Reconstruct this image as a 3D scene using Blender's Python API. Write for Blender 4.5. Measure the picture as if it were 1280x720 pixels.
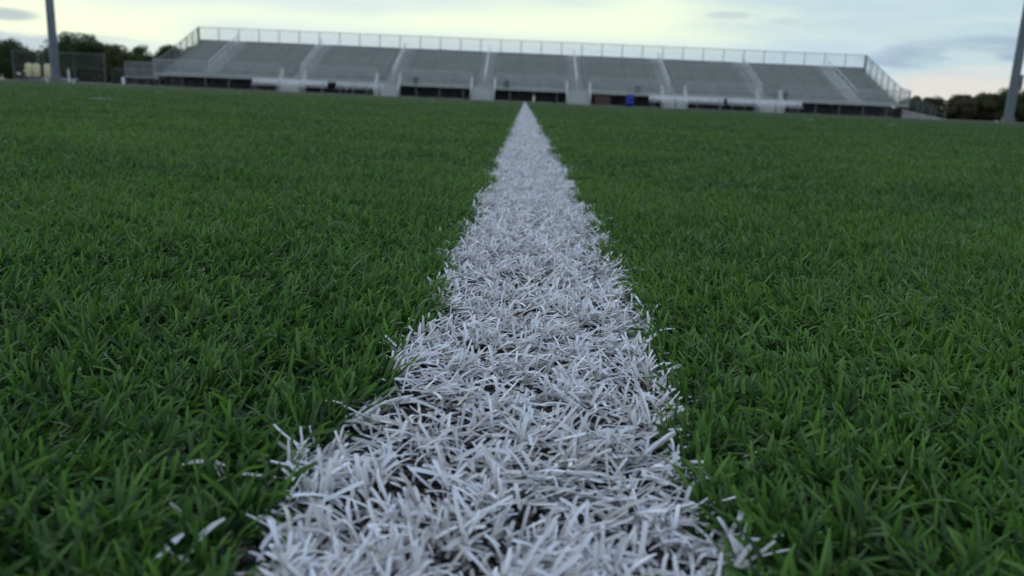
import bpy, bmesh, math, random
import numpy as np
from mathutils import Vector, Matrix, noise as mnoise

R = math.radians
rng = np.random.default_rng(7)
random.seed(11)
S = bpy.context.scene
for o in list(bpy.data.objects):
    bpy.data.objects.remove(o)

# ------------------------------------------------------------------ camera
cam = bpy.data.cameras.new('camera')
camo = bpy.data.objects.new('camera', cam)
S.collection.objects.link(camo)
S.camera = camo
cam.sensor_width = 36
cam.lens = 1027 / 1280 * 36
camo.matrix_world = (Matrix.Translation((-0.0100, 0, 0.100)) @ Matrix.Rotation(R(0.33), 4, 'Z')
                     @ Matrix.Rotation(R(90 - 12.86), 4, 'X') @ Matrix.Rotation(R(2.45), 4, 'Z'))
cam.clip_start = 0.005
cam.clip_end = 3000
cam.dof.use_dof = True
cam.dof.focus_distance = 0.36
cam.dof.aperture_fstop = 18.5

# ------------------------------------------------------------------ sky
SUN_EL, SUN_AZ = 32, -25          # azimuth from +Y towards +X
W = bpy.data.worlds.new('World')
S.world = W
W.use_nodes = True
nt = W.node_tree
nt.nodes.clear()


class G:
    """tiny node-graph helper"""
    def __init__(s, t): s.t = t
    def n(s, ty, **k):
        x = s.t.nodes.new(ty)
        for a, b in k.items(): setattr(x, a, b)
        return x
    def put(s, sock, v):
        if hasattr(v, 'is_output'): s.t.links.new(v, sock)
        else: sock.default_value = v
    def m(s, op, a, b=0.0, c=0.0, clamp=False):
        x = s.n('ShaderNodeMath', operation=op, use_clamp=clamp)
        for i, v in enumerate((a, b, c)): s.put(x.inputs[i], v)
        return x.outputs[0]
    def mix(s, f, a, b):
        x = s.n('ShaderNodeMix', data_type='RGBA')
        s.put(x.inputs[0], f)
        for i, v in ((6, a), (7, b)):
            s.put(x.inputs[i], v if hasattr(v, 'is_output') else (*v, 1))
        return x.outputs[2]
    def sm(s, v, a, b):            # smoothstep from a to b
        x = s.n('ShaderNodeMapRange', interpolation_type='SMOOTHSTEP')
        s.put(x.inputs[0], v); x.inputs[1].default_value = a; x.inputs[2].default_value = b
        return x.outputs[0]
    def vec(s, x, y, z=0.0):
        c = s.n('ShaderNodeCombineXYZ')
        for i, v in enumerate((x, y, z)): s.put(c.inputs[i], v)
        return c.outputs[0]
    def noise(s, v, scale, det=4, rough=0.5, dist=0.0):
        x = s.n('ShaderNodeTexNoise')
        if v is not None: s.put(x.inputs['Vector'], v)
        x.inputs['Scale'].default_value = scale; x.inputs['Detail'].default_value = det
        x.inputs['Roughness'].default_value = rough; x.inputs['Distortion'].default_value = dist
        return x.outputs[0]


g = G(nt)
tc = g.n('ShaderNodeTexCoord').outputs['Generated']
sp = g.n('ShaderNodeSeparateXYZ'); nt.links.new(tc, sp.inputs[0])
dx, dy, dz = sp.outputs
DEG = 180 / math.pi
el = g.m('MULTIPLY', g.m('ARCSINE', dz), DEG)
az = g.m('MULTIPLY', g.m('ARCTAN2', dx, dy), DEG)
wob = g.noise(g.vec(g.m('MULTIPLY', az, .10), g.m('MULTIPLY', el, .45)), 1.0, 6, .55)
wobs = g.m('SUBTRACT', wob, .5)
elw = g.m('ADD', el, g.m('MULTIPLY', wobs, 2.6))
azw = g.m('ADD', az, g.m('MULTIPLY', wobs, 22))
# main cloud sheet: cream glow low and ahead, blue-grey to the right and overhead
glow_l = g.sm(azw, -30, -12)
glow_r = g.sm(azw, 21, 6)
glow_e = g.m('MULTIPLY', g.sm(el, 1.0, 4.4), g.sm(g.m('SUBTRACT', elw, g.m('MULTIPLY', az, .10)), 7.4, 5.0))
glow = g.m('MULTIPLY', g.m('MULTIPLY', glow_l, glow_r), glow_e)
side = g.sm(azw, -18, 18)
base = g.mix(side, (.72, .86, .83), (.55, .72, .78))
tex = g.noise(g.vec(g.m('MULTIPLY', az, .16), g.m('MULTIPLY', el, 1.0)), 1.0, 7, .6, .6)
base = g.mix(g.m('MULTIPLY', g.sm(tex, .40, .70), .35), base, (.80, .90, .86))
col = g.mix(glow, base, (.95, 1.06, .80))
# bright strip under the cloud on the left, whitish pink at the right horizon
lstrip = g.m('MULTIPLY', g.m('MULTIPLY', g.sm(elw, 1.5, 3.3), g.sm(elw, 5.6, 4.2)), g.sm(az, -12, -22))
col = g.mix(g.m('MULTIPLY', lstrip, .95), col, (.96, 1.04, .78))
rstrip = g.m('MULTIPLY', g.m('MULTIPLY', g.sm(el, -.5, .6), g.sm(elw, 3.3, 2.0)), g.sm(az, 20, 25))
col = g.mix(rstrip, col, (.80, .78, .74))
# blue distant bank just over the stand
bank = g.m('MULTIPLY', g.m('MULTIPLY', g.sm(el, 4.9, 3.3), g.sm(az, -24, -19)), g.sm(az, 25, 21))
col = g.mix(g.m('MULTIPLY', bank, .75), col, (.56, .72, .86))
def blob(a0, e0, sa, se, c, k):
    global col
    da = g.m('DIVIDE', g.m('SUBTRACT', azw if sa > 2 else az, a0), sa)
    de = g.m('DIVIDE', g.m('SUBTRACT', elw if sa > 2 else el, e0), se)
    q = g.m('ADD', g.m('MULTIPLY', da, da), g.m('MULTIPLY', de, de))
    col = g.mix(g.m('MULTIPLY', g.m('MULTIPLY', g.sm(q, 1.25, .15), k), g.sm(wob, .30, .5)), col, c)
blob(29.0, 4.0, 5.5, .95, (.345, .47, .62), .85)
blob(34.0, 5.2, 5.0, .6, (.40, .52, .66), .6)
blob(-31.5, 3.6, 1.9, .40, (.36, .47, .56), .8)
blob(-31.0, 2.0, 5.0, .9, (.42, .54, .66), .8)
blob(13.0, 5.9, 1.6, .28, (.55, .66, .68), .7)
blob(16.6, 5.6, 1.1, .25, (.58, .70, .72), .6)
blob(8.0, 8.2, 5.0, .5, (.68, .80, .78), .6)
# overhead and behind: heavier bluish cloud
front = g.sm(dy, -.25, .75)
over = g.mix(front, (.66, .74, .78), (.52, .69, 1.02))
over = g.mix(g.m('MULTIPLY', g.noise(tc, 2.2, 5, .55, .4), .6), over, (.60, .79, 1.12))
isup = g.sm(el, 9, 26)
isback = g.sm(dy, .55, .1)
f_over = g.m('MAXIMUM', isup, isback)
col = g.mix(f_over, col, over)
bg1 = g.n('ShaderNodeBackground'); nt.links.new(col, bg1.inputs[0]); bg1.inputs[1].default_value = 1.0
sky = g.n('ShaderNodeTexSky', sky_type='NISHITA'); sky.sun_disc = False
sky.sun_elevation = R(SUN_EL); sky.sun_rotation = R(SUN_AZ)
bg2 = g.n('ShaderNodeBackground'); nt.links.new(sky.outputs[0], bg2.inputs[0]); bg2.inputs[1].default_value = .08
mx = g.n('ShaderNodeMixShader'); mx.inputs[0].default_value = .93
nt.links.new(bg2.outputs[0], mx.inputs[1]); nt.links.new(bg1.outputs[0], mx.inputs[2])
wo = g.n('ShaderNodeOutputWorld'); nt.links.new(mx.outputs[0], wo.inputs[0])

sl = bpy.data.lights.new('sun', 'SUN'); sl.energy = .5; sl.angle = R(24); sl.color = (1, .96, .88)
so = bpy.data.objects.new('sun', sl); S.collection.objects.link(so)
sd = Vector((math.sin(R(SUN_AZ)) * math.cos(R(SUN_EL)), math.cos(R(SUN_AZ)) * math.cos(R(SUN_EL)), math.sin(R(SUN_EL))))
so.rotation_euler = sd.to_track_quat('Z', 'Y').to_euler()

S.view_settings.view_transform = 'Standard'; S.view_settings.look = 'None'
S.view_settings.gamma = 1; S.view_settings.use_curve_mapping = False
S.view_settings.exposure = 0.0

# ------------------------------------------------------------------ helpers
def tag(o, label=None, cat=None, group=None, kind=None):
    if label: o['label'] = label
    if cat: o['category'] = cat
    if group: o['group'] = group
    if kind: o['kind'] = kind
    return o

def empty(name, loc=(0, 0, 0), rz=0):
    o = bpy.data.objects.new(name, None); S.collection.objects.link(o)
    o.location = loc; o.rotation_euler.z = rz; o.empty_display_size = .2
    return o

class MB:
    def __init__(s): s.v = []; s.f = []
    def add(s, vs, fs):
        b = len(s.v); s.v += [tuple(x) for x in vs]; s.f += [tuple(b + i for i in q) for q in fs]; return s
    def box(s, x0, x1, y0, y1, z0, z1):
        return s.add([(x0, y0, z0), (x1, y0, z0), (x1, y1, z0), (x0, y1, z0), (x0, y0, z1), (x1, y0, z1), (x1, y1, z1), (x0, y1, z1)],
                     [(0, 3, 2, 1), (4, 5, 6, 7), (0, 1, 5, 4), (1, 2, 6, 5), (2, 3, 7, 6), (3, 0, 4, 7)])
    def bar(s, a, b, r, n=6, r2=None):
        a = Vector(a); b = Vector(b); d = (b - a).normalized(); r2 = r if r2 is None else r2
        u = d.orthogonal().normalized(); w = d.cross(u)
        vs = []
        for c, q in ((a, r), (b, r2)):
            for i in range(n):
                t = 2 * math.pi * i / n + .4
                vs.append(c + (u * math.cos(t) + w * math.sin(t)) * q)
        fs = [(i, (i + 1) % n, n + (i + 1) % n, n + i) for i in range(n)]
        fs += [tuple(range(n - 1, -1, -1)), tuple(range(n, 2 * n))]
        return s.add(vs, fs)
    def poly(s, pts):
        for a, b in zip(pts, pts[1:]): s.bar(a, b, *s.pr)
        return s
    def lathe(s, prof, n=20, c=(0, 0)):
        vs = []
        for r, z in prof:
            for i in range(n):
                t = 2 * math.pi * i / n
                vs.append((c[0] + r * math.cos(t), c[1] + r * math.sin(t), z))
        fs = []
        for k in range(len(prof) - 1):
            for i in range(n):
                j = (i + 1) % n
                fs.append((k * n + i, k * n + j, (k + 1) * n + j, (k + 1) * n + i))
        fs += [tuple(range(n - 1, -1, -1)), tuple((len(prof) - 1) * n + i for i in range(n))]
        return s.add(vs, fs)
    def build(s, name, mat, parent=None, bevel=0, smooth=False):
        me = bpy.data.meshes.new(name); me.from_pydata(s.v, [], s.f); me.update()
        if mat: me.materials.append(mat)
        if smooth:
            me.polygons.foreach_set('use_smooth', [True] * len(me.polygons))
            me.set_sharp_from_angle(angle=R(40))
        o = bpy.data.objects.new(name, me); S.collection.objects.link(o)
        if bevel:
            m = o.modifiers.new('bevel', 'BEVEL'); m.width = bevel; m.segments = 3; m.limit_method = 'ANGLE'
        if parent: o.parent = parent
        return o

def copy_tree(o, parent=None):
    c = o.copy(); S.collection.objects.link(c)
    if parent: c.parent = parent
    for ch in [x for x in bpy.data.objects if x.parent == o]:
        copy_tree(ch, c)
    return c

def mat(name, color, rough=.6, metal=0.0, var=.25, scale=3.0, bump=0.0, bscale=60, tint=None, streak=None):
    m = bpy.data.materials.new(name); m.use_nodes = True; t = m.node_tree; h = G(t)
    p = t.nodes['Principled BSDF']
    pos = h.n('ShaderNodeTexCoord').outputs['Object']
    if streak:
        mp = h.n('ShaderNodeMapping'); t.links.new(pos, mp.inputs[0]); mp.inputs['Scale'].default_value = streak; pos = mp.outputs[0]
    nz = h.noise(pos, scale, 6, .6)
    c2 = tint or tuple(c * (1 - var) for c in color)
    c = h.mix(h.sm(nz, .35, .65), color, c2)
    t.links.new(c, p.inputs['Base Color'])
    p.inputs['Metallic'].default_value = metal
    t.links.new(h.m('ADD', h.m('MULTIPLY', nz, .25), rough - .12), p.inputs['Roughness'])
    if bump:
        b = h.n('ShaderNodeBump'); b.inputs['Strength'].default_value = bump
        t.links.new(h.noise(pos, bscale, 4, .6), b.inputs['Height']); t.links.new(b.outputs[0], p.inputs['Normal'])
    return m

M = {
    'alu': mat('weathered_aluminium', (.42, .44, .43), .5, .15, .12, .5, streak=(.4, 2, 3)),
    'alu_dark': mat('footboard_aluminium', (.38, .405, .38), .55, .1, .12, .5),
    'alu_light': mat('pale_aluminium', (.60, .62, .62), .5, .15, .15, 1.2),
    'galv': mat('galvanised_steel', (.20, .215, .22), .45, .5, .25, 2.0),
    'galv_pole': mat('galvanised_pole', (.15, .18, .20), .5, .3, .25, .9, streak=(6, 6, .5)),
    'steel_dark': mat('dark_steel_frame', (.15, .155, .165), .6, .2, .3, 2),
    'white': mat('white_paint', (.72, .73, .76), .5, 0, .12, 2),
    'concrete': mat('concrete', (.38, .37, .35), .85, 0, .25, 4, .3),
    'fence': mat('dull_fence_steel', (.12, .13, .125), .6, .2, .25, 2.0),
    'foot': mat('stained_concrete', (.17, .17, .16), .85, 0, .3, 4, .3),
    'blue': mat('blue_plastic', (.012, .02, .28), .45, 0, .15, 3),
    'bin': mat('dark_bin_plastic', (.02, .022, .03), .5, 0, .2, 3),
    'cream': mat('cream_vinyl_pad', (.66, .60, .36), .55, 0, .15, 3),
    'wood': mat('brown_wood', (.10, .065, .045), .8, 0, .35, 2, .3, streak=(1, 1, 8)),
    'asphalt': mat('asphalt_apron', (.05, .05, .052), .9, 0, .3, .8, .4, 90),
    'ground': mat('rough_grass_ground', (.045, .06, .025), .95, 0, .4, .05, tint=(.07, .065, .03)),
    'infill': mat('rubber_infill', (.014, .011, .013), .9, 0, .5, 300, .8, 900),
    'bark': mat('bark', (.09, .07, .055), .9, 0, .3, 3),
    'marker': mat('pale_marker', (.55, .55, .42), .6, 0, .1, 3),
    'cap': mat('orange_cap', (.55, .16, .03), .6, 0, .1, 3),
}

def leafmat(name, a, b, trans=.35, rough=.55, spec=.4, patch=None):
    """two-tone leaf/blade material driven by a per-blade random value"""
    m = bpy.data.materials.new(name); m.use_nodes = True; t = m.node_tree; h = G(t)
    p = t.nodes['Principled BSDF']; out = t.nodes['Material Output']
    at = h.n('ShaderNodeAttribute', attribute_name='tint').outputs['Fac']
    c = h.mix(at, a, b)
    if patch:
        pos = h.n('ShaderNodeTexCoord').outputs['Object']
        c = h.mix(h.m('MULTIPLY', h.sm(h.noise(pos, patch[1], 3, .6), .4, .66), patch[2]), c, patch[0])
    t.links.new(c, p.inputs['Base Color']); p.inputs['Roughness'].default_value = rough
    p.inputs['Specular IOR Level'].default_value = spec
    tr = h.n('ShaderNodeBsdfTranslucent'); t.links.new(c, tr.inputs[0])
    mxx = h.n('ShaderNodeMixShader'); mxx.inputs[0].default_value = trans
    t.links.new(p.outputs[0], mxx.inputs[1]); t.links.new(tr.outputs[0], mxx.inputs[2]); t.links.new(mxx.outputs[0], out.inputs[0])
    return m

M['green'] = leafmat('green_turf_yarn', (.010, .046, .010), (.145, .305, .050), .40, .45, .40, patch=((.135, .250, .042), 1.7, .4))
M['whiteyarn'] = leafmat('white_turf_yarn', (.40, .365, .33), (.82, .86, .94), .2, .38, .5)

def raw_mesh(name, V, F, material, tint=None, parent=None, smooth=True):
    me = bpy.data.meshes.new(name)
    nV, nF = len(V), len(F)
    me.vertices.add(nV); me.vertices.foreach_set('co', np.ascontiguousarray(V, dtype=np.float32).ravel())
    me.loops.add(nF * 4); me.loops.foreach_set('vertex_index', np.ascontiguousarray(F, dtype=np.int32).ravel())
    me.polygons.add(nF); me.polygons.foreach_set('loop_start', np.arange(nF, dtype=np.int32) * 4)
    me.polygons.foreach_set('loop_total', np.full(nF, 4, dtype=np.int32))
    if smooth: me.polygons.foreach_set('use_smooth', np.ones(nF, dtype=bool))
    me.update(calc_edges=True)
    if tint is not None:
        a = me.attributes.new('tint', 'FLOAT', 'POINT'); a.data.foreach_set('value', np.ascontiguousarray(tint, dtype=np.float32))
    me.materials.append(material)
    o = bpy.data.objects.new(name, me); S.collection.objects.link(o)
    if parent: o.parent = parent
    return o

# ------------------------------------------------------------------ ground
def sheet(name, x0, x1, y0, y1, z, material, label, cat='ground'):
    o = MB().add([(x0, y0, z), (x1, y0, z), (x1, y1, z), (x0, y1, z)], [(0, 1, 2, 3)]).build(name, material)
    return tag(o, label, cat, kind='structure')
sheet('ground', -1200, 1200, -300, 2200, -.012, M['ground'], 'rough grass ground running away behind the stand to the horizon')
sheet('apron', -50, 50, 63.2, 80, -.006, M['asphalt'], 'dark paved apron the grandstand stands on', 'pavement')
sheet('turf_field', -60, 60, -12, 62.8, 0, M['infill'], 'black rubber infill seen between the blades of the artificial turf', 'field')

# ------------------------------------------------------------------ turf
def edge(y, side):
    """half width of the white line, wandering as the tufts do"""
    y = np.asarray(y)
    return (.0510 + .0034 * np.sin(y * 61 + side * 1.7) + .0018 * np.sin(y * 143 + side * 4)
            + .0036 * np.sin(y * 23 + 2.1 * side) + .0016 * np.sin(y * 9.3 + side))

def in_white(x, y):
    xs = x + .0015 * np.sin(y * 5) + .016 * np.clip((.30 - y) / .15, 0, 1) ** 1.5
    w = np.where(xs < 0, edge(y, 1.0), edge(y, 2.3))
    return np.abs(xs) < w

def ribbons(x, y, z0, L, w, azm, lean, curl, twist, segs, zmin=.0006, tip=.42):
    n = len(x); st = np.linspace(0, 1, segs + 1)
    ca, sa = np.cos(azm), np.sin(azm)
    px, py, pz = x.copy(), y.copy(), z0.copy()
    V = np.zeros((n, segs + 1, 2, 3), np.float32)
    prof = np.interp(st, [0, .55, .85, 1], [1, 1, (1 + tip) / 2 + .1, tip])
    side_turn = rng.normal(0, .28, n)
    for k in range(segs + 1):
        th = lean + curl * (st[k] - .5 / segs)
        if k:
            d = L / segs
            a2 = azm + side_turn * st[k]
            px = px + np.sin(th) * np.cos(a2) * d; py = py + np.sin(th) * np.sin(a2) * d
            pz = np.maximum(pz + np.cos(th) * d, zmin + rng.random(n) * .0012)
        tw = twist * (.4 + .9 * st[k])
        # width vector: horizontal perpendicular, rolled about the tangent
        hx, hy = -sa, ca
        ux, uy, uz = -np.cos(th) * ca, -np.cos(th) * sa, np.sin(th)
        wx = (hx * np.cos(tw) + ux * np.sin(tw)) * w * prof[k] / 2
        wy = (hy * np.cos(tw) + uy * np.sin(tw)) * w * prof[k] / 2
        wz = (uz * np.sin(tw)) * w * prof[k] / 2
        V[:, k, 0] = np.stack([px - wx, py - wy, pz - wz], 1)
        V[:, k, 1] = np.stack([px + wx, py + wy, pz + wz], 1)
    base = (np.arange(n) * (segs + 1) * 2)[:, None]
    F = np.concatenate([base + np.array([[2 * k, 2 * k + 1, 2 * k + 3, 2 * k + 2]]) for k in range(segs)], 0)
    return V.reshape(-1, 3), F

CX = -.0100
def wedge_points(n, r0, r1, half, expo):
    """points whose areal density falls as r**-expo inside a wedge ahead of the camera"""
    u = rng.random(n); q = 2 - expo
    r = (r0 ** q + u * (r1 ** q - r0 ** q)) ** (1 / q) if abs(q) > 1e-6 else r0 * (r1 / r0) ** u
    t = (rng.random(n) * 2 - 1) * half
    return CX + r * np.sin(t), r * np.cos(t), r

VV, FF, TT = [], [], []
off = 0
def push(V, F, nb, per, tint, root=0.0):
    global off
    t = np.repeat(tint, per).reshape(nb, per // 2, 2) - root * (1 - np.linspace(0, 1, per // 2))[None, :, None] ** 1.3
    VV.append(V); FF.append(F + off); TT.append(np.clip(t, 0, 1).ravel()); off += len(V)
def flush(name, material):
    global VV, FF, TT, off
    o = raw_mesh(name, np.concatenate(VV), np.concatenate(FF), material, np.concatenate(TT))
    VV, FF, TT, off = [], [], [], 0
    return o

def vnoise(x, y, f, seed):
    return (np.sin(x * f * 1.1 + seed) * np.cos(y * f * .93 + seed * 2.1) + np.sin((x * .6 + y * .8) * f * 1.7 + seed * 3)
            + .7 * np.sin((x * .8 - y * .55) * f * 2.9 + seed * 5)) / 2.7

def cluster(x, y, per, spread):
    """turn tuft centres into blades"""
    k = len(x)
    X = np.repeat(x, per) + rng.normal(0, spread, k * per); Y = np.repeat(y, per) + rng.normal(0, spread, k * per)
    return X, Y, np.repeat(rng.random(k) * 2 * math.pi, per), np.repeat(rng.random(k), per)

TICKS = [(-2.56, 5.0), (-5.01, 11.5), (-6.46, 19), (-1.98, 18), (3.89, 11.5), (4.14, 9.5)]
def in_tick(x, y):
    m = np.zeros(len(x), bool)
    for a, b in TICKS: m |= (np.abs(x - a) < .05) & (np.abs(y - b) < .05)
    return m

def green_zone(n_tuft, per, r0, r1, half, expo, wf, segs):
    x, y, r = wedge_points(n_tuft, r0, r1, half, expo)
    X, Y, ta, tr = cluster(x, y, per, .0022)
    rr = np.hypot(X - CX, Y)
    ok = ~in_white(X, Y) & ~in_tick(X, Y) & (Y < 62.5)
    if segs == 4:
        thin = vnoise(X, Y, 95, 1.3) - .25 * np.maximum(0, vnoise(X, Y, 21, 5.5))                # small worn gaps between tufts
        ok &= ~((thin < -.46) & (rng.random(len(X)) < .88))
    X, Y, ta, tr, rr = X[ok], Y[ok], ta[ok], tr[ok], rr[ok]
    n = len(X)
    grain = vnoise(X, Y, 14, 4.0) * 1.3 + np.where(X < 0, .5, 2.6)
    azm = np.where(rng.random(n) < .5, ta + rng.normal(0, .9, n), grain + rng.normal(0, 1.1, n))
    lean = np.abs(rng.normal(.62, .40, n)) + .25 * np.maximum(0, vnoise(X, Y, 17, 6.2)); curl = rng.normal(.75, .55, n)
    L = rng.uniform(.0080, .0158, n) * (1 + .16 * vnoise(X, Y, 30, 2.0) + .10 * vnoise(X, Y, 5, 7.0))
    w = rng.uniform(.0008, .0016, n) * np.maximum(1, rr) ** wf
    L = L * np.minimum(np.maximum(1, rr) ** .08, 1.3) * (1 + .25 * (rng.random(n) < .04))
    V, F = ribbons(X, Y, np.zeros(n), L, w, azm, lean, curl, rng.normal(0, .9, n), segs)
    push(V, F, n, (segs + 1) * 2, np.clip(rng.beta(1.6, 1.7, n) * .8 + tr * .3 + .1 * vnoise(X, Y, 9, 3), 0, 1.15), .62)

HALF = R(43)
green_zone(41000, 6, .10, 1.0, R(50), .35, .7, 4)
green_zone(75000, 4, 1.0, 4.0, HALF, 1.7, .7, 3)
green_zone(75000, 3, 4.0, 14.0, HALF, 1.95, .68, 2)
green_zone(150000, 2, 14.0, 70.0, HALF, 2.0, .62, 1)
# ground just beside and behind the lens so that a step aside still stands on turf
x = rng.uniform(-1.0, 1.0, 26000); y = rng.uniform(-.35, .85, 26000)
ok = (np.abs(np.arctan2(x - CX, y)) > R(50)) | (y < .0)
X, Y, ta, tr = cluster(x[ok], y[ok], 4, .0022); ok = ~in_white(X, Y); X, Y, ta, tr = X[ok], Y[ok], ta[ok], tr[ok]; n = len(X)
V, F = ribbons(X, Y, np.zeros(n), rng.uniform(.011, .018, n), rng.uniform(.0012, .002, n), ta + rng.normal(0, 1, n),
               np.abs(rng.normal(.4, .28, n)), rng.normal(.75, .5, n), rng.normal(0, .9, n), 2)
push(V, F, n, 6, rng.beta(1.6, 2, n))
turf = flush('artificial_turf', M['green'])
tag(turf, 'dense green plastic turf blades covering the sports field either side of the white line', 'turf', kind='stuff')

def white_zone(n, r0, r1, expo, wf, segs, per=5):
    k = n // per
    u = rng.random(k); q = 1 - expo
    yy = (r0 ** q + u * (r1 ** q - r0 ** q)) ** (1 / q) if abs(q) > 1e-6 else r0 * (r1 / r0) ** u
    xx = rng.uniform(-.084, .068, k)
    X, Y, ta, tr = cluster(xx, yy, per, .0022)
    ok = in_white(X, Y) & (Y < 61.0)
    if segs >= 4:
        stray = (~in_white(X, Y)) & (np.abs(X + .004) < .068) & (rng.random(len(X)) < .008)
        ok |= stray
        thin = vnoise(X, Y, 120, 0.4)
        ok &= ~((thin < -.24) & (rng.random(len(X)) < .9))
    X, Y, ta, tr = X[ok], Y[ok], ta[ok], tr[ok]; n = len(X)
    grain = vnoise(X, Y, 32, 9.0) * 2.2 + .6
    azm = np.where(rng.random(n) < .45, ta + rng.normal(0, .7, n), grain + rng.normal(0, .8, n))
    up = rng.random(n) < .12
    lean = np.where(up, np.abs(rng.normal(.35, .25, n)), rng.normal(1.26, .18, n))
    curl = np.where(up, rng.normal(.7, .6, n), rng.normal(.38, .4, n))
    L = rng.uniform(.0065, .0135, n) * np.where(up, .72, 1.0)
    w = rng.uniform(.0006, .00125, n) * np.maximum(1, Y) ** wf
    V, F = ribbons(X, Y, rng.random(n) * .0045, L, w, azm, lean, curl, rng.normal(0, .5, n), segs, tip=.8)
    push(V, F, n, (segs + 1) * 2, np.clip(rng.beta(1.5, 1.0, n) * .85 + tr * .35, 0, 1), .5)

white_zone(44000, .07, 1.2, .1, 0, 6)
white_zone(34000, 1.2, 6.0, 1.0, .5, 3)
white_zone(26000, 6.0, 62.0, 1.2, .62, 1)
# stray white bits tufted into the green at the near left edge
k = 6
X = -.075 - np.abs(rng.normal(.006, .006, k)); Y = rng.uniform(.15, .20, k)
V, F = ribbons(X, Y, rng.random(k) * .002 + .003, rng.uniform(.007, .011, k), rng.uniform(.0012, .0018, k), rng.random(k) * 6.28,
               rng.normal(.8, .3, k), rng.normal(.5, .3, k), rng.normal(0, .6, k), 4)
push(V, F, k, 10, rng.beta(2.2, 1.5, k))
wl = flush('white_line', M['whiteyarn'])
tag(wl, 'long white turf line of matted plastic blades running to the grandstand', 'field line', kind='stuff')
for i, (a, b) in enumerate(TICKS):
    n = 55
    X = rng.uniform(a - .05, a + .05, n); Y = rng.uniform(b - .05, b + .05, n)
    V, F = ribbons(X, Y, np.zeros(n), rng.uniform(.010, .015, n), np.full(n, .004), rng.random(n) * 6.28,
                   np.abs(rng.normal(.5, .3, n)), rng.normal(.6, .3, n), rng.normal(0, .8, n), 2)
    push(V, F, n, 6, rng.beta(2.2, 1.5, n))
wt = flush('hash_marks', M['whiteyarn'])
tag(wt, 'short faint white hash marks stitched into the turf well away from the long line', 'field marks', kind='stuff')

# rubber crumb lying between the blades near the lens
def crumb(n, x, y):
    c = np.stack([x, y, rng.random(n) * .0012], 1)
    q = np.array([[-1, -1, -1], [1, -1, -1], [1, 1, -1], [-1, 1, -1], [-1, -1, 1], [1, -1, 1], [1, 1, 1], [-1, 1, 1]], float)
    sz = rng.uniform(.0003, .0009, (n, 1, 1))
    V = q[None] * (1 + rng.normal(0, .35, (n, 8, 3))) * sz
    a = rng.random(n) * 6.28; ca, sa = np.cos(a)[:, None], np.sin(a)[:, None]
    V = np.stack([V[..., 0] * ca - V[..., 1] * sa, V[..., 0] * sa + V[..., 1] * ca, V[..., 2]], 2) + c[:, None]
    f = np.array([[0, 3, 2, 1], [4, 5, 6, 7], [0, 1, 5, 4], [1, 2, 6, 5], [2, 3, 7, 6], [3, 0, 4, 7]])
    F = (np.arange(n) * 8)[:, None, None] + f[None]
    return V.reshape(-1, 3), F.reshape(-1, 4), np.repeat(rng.random(n) ** 3, 8)
n = 26000
V, F, T = crumb(n, np.where(np.arange(n) < 15000, rng.uniform(-.08, .08, n), rng.uniform(-.35, .35, n)), .09 + .75 * rng.random(n) ** 1.4)
M['crumb'] = leafmat('rubber_crumb', (.018, .015, .018), (.16, .13, .12), 0, .7, .4)
tag(raw_mesh('rubber_crumb', V, F, M['crumb'], T, None, False), 'loose black and brown rubber crumb between the near turf blades', 'crumb', kind='stuff')

# ------------------------------------------------------------------ chain-link
def link_mesh(mb, p0, p1, h0, h1, pitch=.11, r=.0045):
    """diamond mesh on the quad between bottom edge p0-p1 and its top (heights h0,h1)"""
    p0 = Vector(p0); p1 = Vector(p1); L = (Vector((p1.x, p1.y, 0)) - Vector((p0.x, p0.y, 0))).length
    hm = max(h0, h1)
    def pt(u, v):            # u along (m), v up as fraction
        t = u / L
        return p0.lerp(p1, t) + Vector((0, 0, v * (h0 + (h1 - h0) * t)))
    n = int((L + hm) / pitch)
    for i in range(n):
        u0 = -hm + i * pitch
        a = max(0, u0); b = min(L, u0 + hm)
        if b - a < .02: continue
        mb.bar(pt(a, (a - u0) / hm), pt(b, (b - u0) / hm), r, 3)
        mb.bar(pt(a, 1 - (a - u0) / hm), pt(b, 1 - (b - u0) / hm), r, 3)

# ------------------------------------------------------------------ grandstand
XL, XR = -29.1, 29.8
Y0, YW, PITCH, NR = 66.0, 67.7, .64, 12       # front rail, first riser, row depth, rows
ZF, RISE = .95, .235
YB = YW + PITCH * NR
ZT = ZF + RISE * NR
AIS = [-25.5, -18.1, -10.7, -3.3, 4.1, 11.5, 18.9, 26.4]
AW = .62
stand = tag(empty('grandstand', (0, Y0, 0)), 'long grey aluminium grandstand with chain link railing at the far end of the field', 'grandstand')
def at0(o): o.location = (0, -Y0, 0); return o
def spans():
    e = [XL] + sum([[a - AW, a + AW] for a in AIS], []) + [XR]
    return [(e[i], e[i + 1]) for i in range(0, len(e), 2)]
b = MB().box(XL, XR, Y0, YW - .004, ZF - .06, ZF)
at0(b.build('walkway', M['alu_dark'], stand))
at0(MB().box(XL, XR, Y0 - .05, Y0 - .003, ZF - .10, ZF + .03).build('fascia', M['alu_dark'], stand))
for k in range(NR):
    y = YW + k * PITCH; z = ZF + (k + 1) * RISE
    row = MB()
    row.box(XL, XR, y, y + .02, z - RISE - .02, z - .045)             # closed riser
    row.box(XL, XR, y - .01, y + PITCH - .003, z - .04, z)           # foot board
    at0(row.build('footboard_row', M['alu_dark'], stand))
    seat = MB()
    for a, c in spans():
        q = a
        while q < c - .3:                                              # planks butt at brackets
            e = min(q + 3.6, c)
            if c - e < .4: e = c
            seat.box(q + .008, e - .008, y + .30, y + .57, z + .37, z + .42)
            q = e
        q = a + .25
        while q < c:
            seat.box(q - .025, q + .025, y + .36, y + .50, z + .002, z + .368)
            q += 1.83
    at0(seat.build('seat_row', M['alu'], stand))
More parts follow.
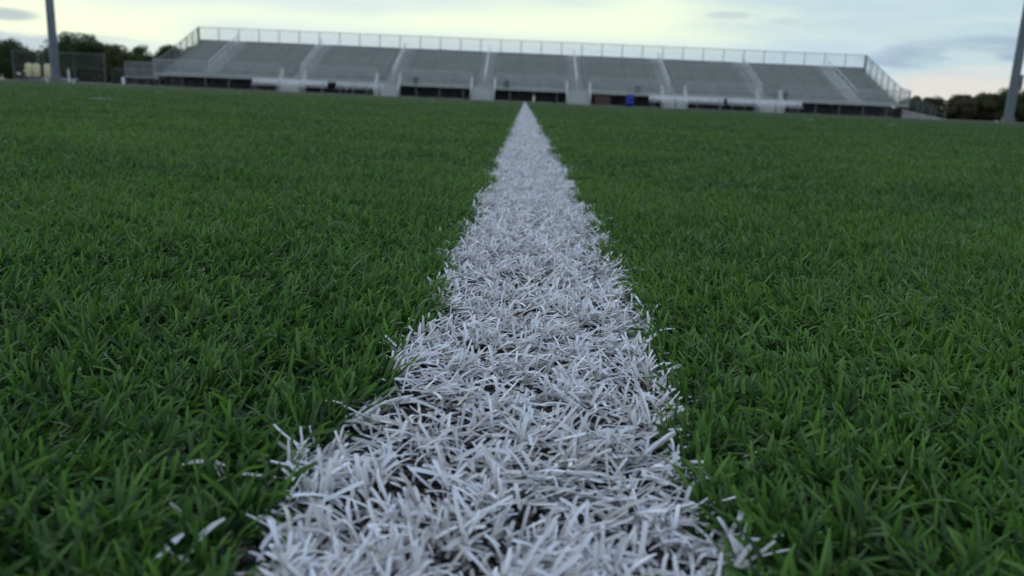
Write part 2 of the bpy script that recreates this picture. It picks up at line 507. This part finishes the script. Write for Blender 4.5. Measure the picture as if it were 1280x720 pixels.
# aisle steps with their centre handrails
for a in AIS:
    st = MB()
    for k in range(NR):
        y = YW + k * PITCH; z = ZF + (k + 1) * RISE
        st.box(a - AW + .04, a + AW - .04, y - .30, y - .013, z - RISE + .004, z - RISE / 2)
        st.box(a - AW + .04, a + AW - .04, y - .012, y + .05, z + .002, z + .010)
    at0(st.build('aisle_steps', M['alu_light' if a > 25 else 'alu_dark'], stand))
    hr = MB()
    for k in (0, 2, 4, 6, 8, 10, 11):
        y = YW + k * PITCH + .3; z = ZF + (k + 1) * RISE
        hr.bar((a, y, z + .002), (a, y, z + .92), .028)
    hr.bar((a, YW + .3, ZF + RISE + .92), (a, YW + 11 * PITCH + .3, ZF + 12 * RISE + .92), .030)
    hr.bar((a, YW + .3, ZF + RISE + .52), (a, YW + 11 * PITCH + .3, ZF + 12 * RISE + .52), .022)
    at0(hr.build('aisle_handrail', M['alu_light'], stand))
# frames underneath
fr = MB()
x = XL + .3
while x < XR:
    for k in range(0, NR + 1, 3):
        y = YW + k * PITCH - .1
        fr.box(x - .04, x + .04, y - .04, y + .04, 0, ZF + k * RISE - .05)
    fr.box(x - .04, x + .04, Y0 + .05, Y0 + .13, 0, ZF - .07)
    fr.bar((x, Y0 + .1, .12), (x, YB - .2, ZT - .25), .04, 4)
    fr.bar((x, Y0 + .1, .1), (x, YB - .2, .1), .035, 4)
    x += 1.84
at0(fr.build('support_frame', M['steel_dark'], stand))
# dark panel added behind the front legs, standing in for under-stand shade
x = XL
shade = MB()
shade.box(XL, XR, YW + 1.2, YW + 1.25, .05, ZF + .2)
at0(shade.build('shade_panel', M['steel_dark'], stand))
# rear fence
NB = 33
zr0, zr1 = ZT + .06, ZT + 1.48
rf = MB()
for i in range(NB + 1):
    x = XL + (XR - XL) * i / NB
    rf.bar((x, YB + .06, ZT - .6), (x, YB + .06, zr1 + .02), .032 if 0 < i < NB else .085)
for z in (zr0, zr1): rf.bar((XL, YB + .06, z), (XR, YB + .06, z), .026)
rail = at0(rf.build('rear_railing', M['galv'], stand))
lm = MB(); link_mesh(lm, (XL, YB + .03, zr0), (XR, YB + .03, zr0), zr1 - zr0, zr1 - zr0)
lm.build('chain_link', M['galv'], rail)
at0(MB().box(XL, XR, YB + .003, YB + .05, ZT - .05, ZT + .42).build('rear_toe_board', M['alu'], stand))
# side fences follow the rake
for sx in (XL - .05, XR + .05):
    sf = MB(); zb0, zb1 = ZF + .05, ZT + .1
    for k in range(7):
        t = k / 6; y = YW + (YB - YW) * t; z = zb0 + (zb1 - zb0) * t
        sf.bar((sx, y, z - .3), (sx, y, z + 1.35), .04)
    for dzz in (.02, 1.33):
        sf.bar((sx, YW, zb0 + dzz), (sx, YB, zb1 + dzz), .026)
        sf.bar((sx, Y0, ZF + dzz * .85), (sx, YW, zb0 + dzz), .026)
    sf.bar((sx, Y0, ZF - .2), (sx, Y0, ZF + 1.15), .04)
    s_ = at0(sf.build('side_railing', M['galv'], stand))
    lm = MB(); link_mesh(lm, (sx, YW, zb0), (sx, YB, zb1), 1.33, 1.33, .13, .006); link_mesh(lm, (sx, Y0, ZF), (sx, YW, zb0), 1.13, 1.33, .13, .006)
    lm.build('chain_link', M['galv'], s_)
# front guard rail between the stairs
STAIRS = AIS[1:7]
edges = [XL] + sum([[a - .95, a + .95] for a in STAIRS], []) + [XR]
for i in range(0, len(edges), 2):
    a, c = edges[i], edges[i + 1]
    gr = MB(); nseg = max(1, round((c - a) / 1.85))
    for k in range(nseg + 1):
        x = a + (c - a) * k / nseg
        gr.bar((x, Y0, ZF - .2), (x, Y0, ZF + 1.1), .030)
    for z in (ZF + .08, ZF + 1.08): gr.bar((a, Y0, z), (c, Y0, z), .028)
    s_ = at0(gr.build('front_railing', M['alu'], stand))
    lm = MB(); link_mesh(lm, (a, Y0 - .02, ZF + .08), (c, Y0 - .02, ZF + .08), 1.0, 1.0, .10, .0065)
    lm.build('chain_link', M['alu'], s_)
# stair units
for a in STAIRS:
    st = MB(); n = 5
    for k in range(n):
        y = Y0 - .06 - 1.45 + k * .29
        st.box(a - .86, a + .86, y, y + .31 if k < n - 1 else Y0 - .055, ZF * k / n + .002, ZF * (k + 1) / n)
        if k: st.box(a - .86, a + .86, y + .02, Y0 - .055, ZF * (k - 1) / n + .01, ZF * k / n - .002) if False else None
    root = at0(st.build('stair', M['alu'], stand))
    for s2 in (-1, 1):
        x = a + s2 * .90
        sd_ = MB().add([(x - .025, Y0 - 1.55, 0), (x + .025, Y0 - 1.55, 0), (x + .025, Y0 - .056, 0), (x - .025, Y0 - .056, 0),
                        (x - .025, Y0 - 1.55, .30), (x + .025, Y0 - 1.55, .30), (x + .025, Y0 - .056, ZF + .03), (x - .025, Y0 - .056, ZF + .03)],
                       [(0, 3, 2, 1), (4, 5, 6, 7), (0, 1, 5, 4), (1, 2, 6, 5), (2, 3, 7, 6), (3, 0, 4, 7)])
        sd_.build('stringer', M['alu'], root)
        rl = MB()
        for zz in (.40, .72):
            rl.bar((x, Y0 - 1.45, zz * .95), (x, Y0 - .02, ZF + zz + .05), .026)
        for t in (0, .5, 1.0):
            rl.bar((x, Y0 - 1.45 + 1.42 * t, .2 + .6 * t), (x, Y0 - 1.45 + 1.42 * t, .74 + .97 * t), .028)
        rl.box(x - .11, x + .11, Y0 - .05, Y0 + .02, ZF + .06, ZF + .80)      # white gate-post panel
        rl.build('stair_handrail', M['alu_light'], root)

# access landings at both ends
ld = tag(empty('access_ramp', (XL - 1.45, 68, 0)), 'grey railed access ramp joined to the left end of the grandstand', 'ramp', 'access ramps at the ends of the grandstand')
MB().box(-1.5, 1.25, -.7, .7, .62, .70).build('deck', M['alu'], ld)
r_ = MB()
for x in (-1.45, -.55, .35, 1.2):
    for y in (-.68, .68): r_.bar((x, y, 0), (x, y, 1.85), .035)
for y in (-.68, .68):
    for z in (.78, 1.3, 1.83): r_.bar((-1.45, y, z), (1.2, y, z), .028)
r_ = r_.build('railing', M['galv'], ld)
lm = MB(); link_mesh(lm, (-1.45, -.70, .78), (1.2, -.70, .78), 1.05, 1.05, .1, .006); lm.build('chain_link', M['alu'], r_)
rd = tag(empty('access_ramp', (XR + 1.5, 68, 0)), 'low grey ramp sloping down off the right end of the grandstand', 'ramp', 'access ramps at the ends of the grandstand')
MB().add([(-1.35, -.8, .70), (2.3, -.8, .06), (2.3, .8, .06), (-1.35, .8, .70), (-1.35, -.8, .0), (2.3, -.8, 0), (2.3, .8, .0), (-1.35, .8, 0)],
         [(0, 1, 2, 3), (4, 7, 6, 5), (0, 4, 5, 1), (1, 5, 6, 2), (2, 6, 7, 3), (3, 7, 4, 0)]).build('ramp_slab', M['concrete'], rd)
r_ = MB()
for t in (0, .33, .66, 1):
    for y in (-.78, .78): r_.bar((-1.3 + 3.4 * t, y, 0), (-1.3 + 3.4 * t, y, 1.65 - .85 * t), .03)
for y in (-.78, .78):
    for dz_ in (0, -.4): r_.bar((-1.3, y, 1.63 + dz_), (2.1, y, .78 + dz_), .025)
r_.build('railing', M['galv'], rd)

# ------------------------------------------------------------------ team benches
def bench(x0, x1, y, matn, label):
    r = tag(empty('team_bench', ((x0 + x1) / 2, y, 0)), label, 'bench', 'aluminium team benches in front of the grandstand')
    h = (x1 - x0) / 2
    MB().box(-h, h, -.32, -.06, .42, .465).build('seat', M[matn], r, .008)
    bk = MB().box(-h, h, .10, .14, .56, .715); bk.box(-h, h, .10, .14, .73, .90); bk.build('backrest', M[matn], r, .008)
    n = 4
    for k in range(n):
        x = -h + .35 + (2 * h - .7) * k / (n - 1)
        lg = MB().bar((x, -.30, 0), (x, -.22, .41), .028); lg.bar((x, .12, 0), (x, .02, .42), .028)
        lg.bar((x, .0, .42), (x, .155, .88), .024); lg.bar((x, -.32, .40), (x, .02, .40), .022); lg.bar((x, -.34, .015), (x, .2, .015), .022)
        lg.build('leg', M['galv'], r)
    return r
bench(-19.8, -14.35, 61, 'white', 'pale backed bench furthest left of the four before the stand')
bench(-14.0, -10.4, 62.2, 'alu_light', 'shorter greyer backed bench, second from the left before the stand')
bench(8.95, 14.35, 61, 'white', 'pale backed bench just right of the blue barrel')
bench(14.6, 20.0, 61, 'white', 'pale backed bench furthest right before the stand')

# ------------------------------------------------------------------ bins, barrel, marker, crate
bl = tag(empty('barrel', (7.73, 62.3, 0)), 'bright blue plastic barrel standing at the field edge before the stand', 'barrel')
MB().lathe([(.255, .0), (.275, .03), (.28, .25), (.295, .27), (.28, .29), (.28, .55), (.295, .57), (.28, .59), (.275, .80), (.262, .84)]).build('drum', M['blue'], bl, smooth=True)
MB().lathe([(.28, .842), (.285, .86), (.26, .875), (.10, .88)]).build('lid', M['blue'], bl, smooth=True)
def tbin(x, y, z, label):
    r = tag(empty('trash_bin', (x, y, z)), label, 'trash bin', 'dark trash bins on the grandstand walkway')
    MB().lathe([(.17, 0), (.19, .02), (.225, .52), (.235, .53)], 16).build('body', M['bin'], r, smooth=True)
    MB().lathe([(.242, .532), (.242, .56), (.19, .66), (.05, .70)], 16).build('lid', M['bin'], r, smooth=True)
tbin(-8.69, 66.9, ZF, 'small dark trash bin on the stand walkway, leftmost of the four')
tbin(-1.51, 66.9, ZF, 'small dark trash bin on the stand walkway behind the end of the white line')
tbin(8.85, 66.9, ZF, 'small dark trash bin on the stand walkway above the blue barrel')
tbin(20.5, 66.9, ZF, 'small dark trash bin on the stand walkway above the end of the rightmost bench')
mk = tag(empty('sideline_marker', (.62, 60.3, 0)), 'small pale upright marker beside the far end of the white line', 'marker')
MB().box(-.15, .15, -.15, .15, 0, .03).build('base', M['bin'], mk, .006)
MB().lathe([(.085, .03), (.075, .40), (.05, .44)], 14).build('body', M['marker'], mk, smooth=True)
MB().lathe([(.078, .442), (.078, .50), (.04, .52)], 14).build('cap', M['cap'], mk, smooth=True)
cr = tag(empty('storage_box', (5.95, 65.2, 0)), 'brown wooden storage box standing under the front of the stand', 'box')
c_ = MB()
for k in range(4): c_.box(-.60, .60, -.30, .30, .06 + k * .16, .06 + k * .16 + .152)
c_.build('box_body', M['wood'], cr, .004)
MB().box(-.63, .63, -.33, .33, .702, .74).build('lid', M['wood'], cr, .005)
for sx in (-1, 1): MB().box(sx * .5 - .05, sx * .5 + .05, -.28, .28, 0, .058).build('foot', M['wood'], cr)

# ------------------------------------------------------------------ light poles
def pole(x, y, label, box):
    r = tag(empty('light_pole', (x, y, 0)), label, 'light pole', 'tall floodlight poles beside the field')
    MB().lathe([(.30, -.05), (.30, .24), (.28, .27)], 24).build('footing', M['foot'], r, smooth=True)
    prof = [(.215 - .105 * z / 24, .272 + z) for z in (0, 4, 7.9)] + [(.215 - .105 * 8 / 24 - .004, 8.2), (.12, 24)]
    MB().lathe(prof, 28).build('shaft', M['galv_pole'], r, smooth=True)
    MB().lathe([(.30, .275), (.30, .30), (.215, .305), (.215, .33)], 24).build('base_plate', M['galv'], r, smooth=True)
    if box:
        e = MB().box(.20, .36, -.10, .12, 1.65, 2.35).build('electrical_box', M['galv'], r, .01)
        MB().box(.24, .32, -.125, -.103, 1.9, 2.0).build('latch', M['steel_dark'], e)
pole(-24.6, 44, 'tall grey light pole at the left side of the field', False)
pole(24.0, 42, 'tall grey light pole at the right side with a small box on its shaft', True)

# ------------------------------------------------------------------ left fence, sled, bench, posts
fx0, fx1, fy, fh = -43.8, -35.95, 72, 2.45
fn = tag(empty('chain_link_fence', ((fx0 + fx1) / 2, fy, 0)), 'tall chain link fence with thick end posts left of the grandstand', 'fence')
hw = (fx1 - fx0) / 2
for i in range(4):
    x = -hw + 2 * hw * i / 3
    MB().bar((x, 0, 0), (x, 0, fh + .05), .060 if i in (0, 3) else .035, 8).build('post', M['fence'], fn)
MB().bar((-hw, 0, fh), (hw, 0, fh), .035).bar((-hw, 0, fh * .5), (hw, 0, fh * .5), .025).bar((-hw, 0, .08), (hw, 0, .08), .025).build('rail', M['fence'], fn)
lm = MB(); link_mesh(lm, (-hw, -.03, .08), (hw, -.03, .08), fh - .08, fh - .08, .11, .005); lm.build('chain_link', M['fence'], fn)
fn2 = tag(empty('chain_link_fence', (-34.1, 73, 0)), 'lower chain link fence between the tall fence and the access ramp', 'fence')
for x in (-1.75, .1, 1.95): MB().bar((x, 0, 0), (x, 0, 1.35), .035, 8).build('post', M['fence'], fn2)
MB().bar((-1.75, 0, 1.32), (1.95, 0, 1.32), .028).bar((-1.75, 0, .06), (1.95, 0, .06), .02).build('rail', M['fence'], fn2)
lm = MB(); link_mesh(lm, (-1.75, -.03, .06), (1.95, -.03, .06), 1.25, 1.25, .11, .005); lm.build('chain_link', M['fence'], fn2)

sl_ = tag(empty('blocking_sled', (-33.6, 58, 0)), 'football blocking sled with upright cream pads left of the light pole', 'blocking sled')
fr = MB()
for x in (-1.05, 0.0, 1.05): fr.bar((x, -.7, .05), (x, 1.0, .05), .045)
fr.bar((-1.1, .2, .30), (1.25, .2, .30), .045).bar((-1.05, .9, .12), (1.05, .9, .12), .035)
for x in (-1.05, 0, 1.05): fr.bar((x, .2, .05), (x, .2, .30), .035)
fr.build('frame', M['galv'], sl_)
for x in (-.46, .07, .84):
    pd = MB()
    prof = [(.17, .32), (.22, .40), (.235, .75), (.225, 1.05), (.17, 1.17), (.08, 1.20)]
    n = 20; vs = []; fs = []
    for rr_, z in prof:
        for i in range(n):
            t = 2 * math.pi * i / n; c, s_ = math.cos(t), math.sin(t)
            q = 1 / (abs(c) ** 4 + abs(s_) ** 4) ** .25
            vs.append((x + rr_ * q * c, -.28 + rr_ * .62 * q * s_, z))
    for k in range(len(prof) - 1):
        for i in range(n): fs.append((k * n + i, k * n + (i + 1) % n, (k + 1) * n + (i + 1) % n, (k + 1) * n + i))
    fs += [tuple(range(n - 1, -1, -1)), tuple((len(prof) - 1) * n + i for i in range(n))]
    p_ = pd.add(vs, fs).build('pad', M['cream'], sl_, smooth=True)
    MB().bar((x, .2, .28), (x, -.14, .62), .035).bar((x - .1, -.1, .05), (x - .1, -.24, .33), .03).bar((x + .1, -.1, .05), (x + .1, -.24, .33), .03).build('pad_arm', M['alu_light'], p_)

lb = tag(empty('low_bench', (-28.75, 52, 0)), 'long low white bench at the foot of the left light pole', 'bench')
MB().box(-1.0, 1.0, -.14, .14, .20, .25).build('seat', M['white'], lb, .008)
for x in (-.8, .8): MB().box(x - .035, x + .035, -.12, .12, 0, .198).build('leg', M['white'], lb)
for (x, y, h_, rr_, lab) in ((-29.0, 53.4, .85, .05, 'thin whitish post behind the right end of the low white bench'), (-28.7, 60, .55, .10, 'short pale post between the low bench and the access ramp')):
    pp = tag(empty('marker_post', (x, y, 0)), lab, 'post')
    MB().lathe([(rr_, 0), (rr_, h_ - .04), (rr_ * .7, h_)], 14).build('shaft', M['alu_light'], pp, smooth=True)
    MB().lathe([(rr_ * 1.6, 0.001), (rr_ * 1.6, .03), (rr_ * 1.1, .04)], 14).build('foot', M['galv'], pp, smooth=True)

# ------------------------------------------------------------------ trees
LM = {
    'dark': leafmat('dark_foliage', (.045, .078, .030), (.095, .12, .048), .3, .7, .2),
    'olive': leafmat('olive_foliage', (.07, .078, .034), (.12, .12, .055), .3, .7, .2),
    'brown': leafmat('sparse_brown_foliage', (.07, .062, .045), (.11, .10, .065), .25, .7, .2),
}
def leaves(cx, cy, cz, rx, ry, rz, n, size, nclump, gen, hollow=.45):
    d = gen.normal(size=(nclump, 3)); d /= np.linalg.norm(d, axis=1)[:, None]
    rad = gen.uniform(hollow, 1.0, nclump)[:, None]
    C = d * rad * np.array([rx, ry, rz]) * .82
    cs = gen.uniform(.22, .46, nclump) * max(min(rx, rz), 2.2) * 1.05
    idx = gen.integers(0, nclump, n)
    dd = gen.normal(size=(n, 3)); dd /= np.linalg.norm(dd, axis=1)[:, None]
    P = C[idx] + dd * (cs[idx] * gen.random(n) ** .45)[:, None] * np.array([1.15, 1.15, .85])
    P += np.array([cx, cy, cz])
    u = gen.normal(size=(n, 3)); u /= np.linalg.norm(u, axis=1)[:, None]
    v = np.cross(u, gen.normal(size=(n, 3))); v /= np.linalg.norm(v, axis=1)[:, None]
    s = size * gen.uniform(.6, 1.3, n)[:, None]
    V = np.stack([P - u * s * .5, P + v * s * .28, P + u * s * .5, P - v * s * .28], 1).reshape(-1, 3)
    F = np.arange(n * 4).reshape(-1, 4)
    tint = np.repeat(np.clip(gen.random(n) * .6 + gen.random(nclump)[idx] * .5, 0, 1), 4)
    return V, F, tint, C + np.array([cx, cy, cz])
def tree(x, y, h, r, kind, label, seed, n=10000, size=.48, group='trees along the far edge of the grounds'):
    gen = np.random.default_rng(seed)
    rt = tag(empty('tree', (x, y, 0)), label, 'tree', group)
    cz = h * .53; rz = h * .50
    V, F, T, C = leaves(0, 0, cz, r, r, rz, n, size, 46, gen)
    raw_mesh('crown', V, F, LM[kind], T, rt, False)
    tk = MB(); top = h * .62
    pts = [Vector((0, 0, -.1)), Vector((gen.normal(0, .12), gen.normal(0, .12), top * .5)), Vector((gen.normal(0, .3), gen.normal(0, .3), top))]
    tk.bar(pts[0], pts[1], h * .026, 8, h * .02); tk.bar(pts[1], pts[2], h * .02, 8, h * .009)
    for c in C[:14]:
        t = gen.uniform(.35, 1); s0 = pts[1].lerp(pts[2], t)
        tk.bar(s0, Vector(c), h * .008, 5, h * .003)
    tk.build('trunk', M['bark'], rt)
TY = 200
tl = [(-128, 9.2, 5.5, 'dark', 'dark round tree at the very left edge of the picture'),
      (-121.5, 9.0, 4.6, 'dark', 'dark tree behind the cream sled pads, second from the left edge'),
      (-112.5, 9.3, 3.2, 'dark', 'dark tree right behind the left light pole'),
      (-107.2, 11.6, 4.2, 'dark', 'tallest dark tree just right of the left light pole'),
      (-102.6, 11.2, 3.4, 'dark', 'tall dark tree, second right of the left light pole'),
      (-98.6, 9.4, 3.0, 'brown', 'thin greyish half bare tree right of the tall dark pair'),
      (-94.8, 8.6, 2.8, 'olive', 'low olive tree between the half bare tree and the left access ramp'),
      (-91.2, 8.9, 2.8, 'dark', 'small dark tree above the left access ramp'),
      (-85.0, 10.1, 3.2, 'dark', 'rounded dark tree rising by the left end of the grandstand'),
      (-80.0, 9.6, 3.4, 'olive', 'olive tree half hidden behind the left end of the grandstand'),
      (-20.4, 11.6, 3.0, 'dark', 'treetop showing over the stand, left of the three there'),
      (-15.6, 12.2, 2.4, 'olive', 'treetop showing over the stand, middle of the three there'),
      (-12.3, 11.9, 2.2, 'dark', 'treetop showing over the stand, right of the three there'),
      (92.6, 5.0, 2.6, 'olive', 'low olive tree just right of the ramp at the right end of the stand'),
      (97.0, 5.0, 2.6, 'brown', 'low brownish tree, second right of the stand'),
      (101.6, 4.6, 2.4, 'brown', 'lowest tree in the dip of the right tree line'),
      (106.0, 6.6, 3.2, 'olive', 'olive tree where the right tree line rises'),
      (110.6, 7.2, 3.2, 'olive', 'broad olive tree left of the right light pole'),
      (115.8, 8.0, 3.4, 'dark', 'darker tree right behind the right light pole'),
      (121.5, 9.0, 4.2, 'olive', 'taller olive tree at the right edge of the picture')]
for i, (x, h, r, kd, lab) in enumerate(tl):
    tree(x, TY + random.uniform(-5, 5), h, r * (1.0 if abs(x) < 30 else 1.3), kd, lab, 100 + i)
# the wood behind, one mass
gen = np.random.default_rng(5); Vs, Fs, Ts = [], [], []; o_ = 0
xs = np.arange(-160, 160, 3.4)
for x in xs:
    h = 4.6 if x < 60 else 2.9
    if x < -75: h = 7.6
    h *= gen.uniform(.8, 1.15)
    V, F, T, C = leaves(x, 214 + gen.uniform(-5, 5), h * .45, 3.6, 3.5, h * .56, 2600, .6, 22, gen, .1)
    Vs.append(V); Fs.append(F + o_); Ts.append(T); o_ += len(V)
    V, F, T, C = leaves(x + 1.7, 208 + gen.uniform(-3, 3), .75, 3.4, 2.5, 1.1, 1700, .5, 22, gen, .05)
    Vs.append(V); Fs.append(F + o_); Ts.append(T); o_ += len(V)
wd = raw_mesh('far_wood', np.concatenate(Vs), np.concatenate(Fs), LM['olive'], np.concatenate(Ts), None, False)
tag(wd, 'continuous low belt of dark scrub and woodland behind the single trees', 'wood', kind='stuff')
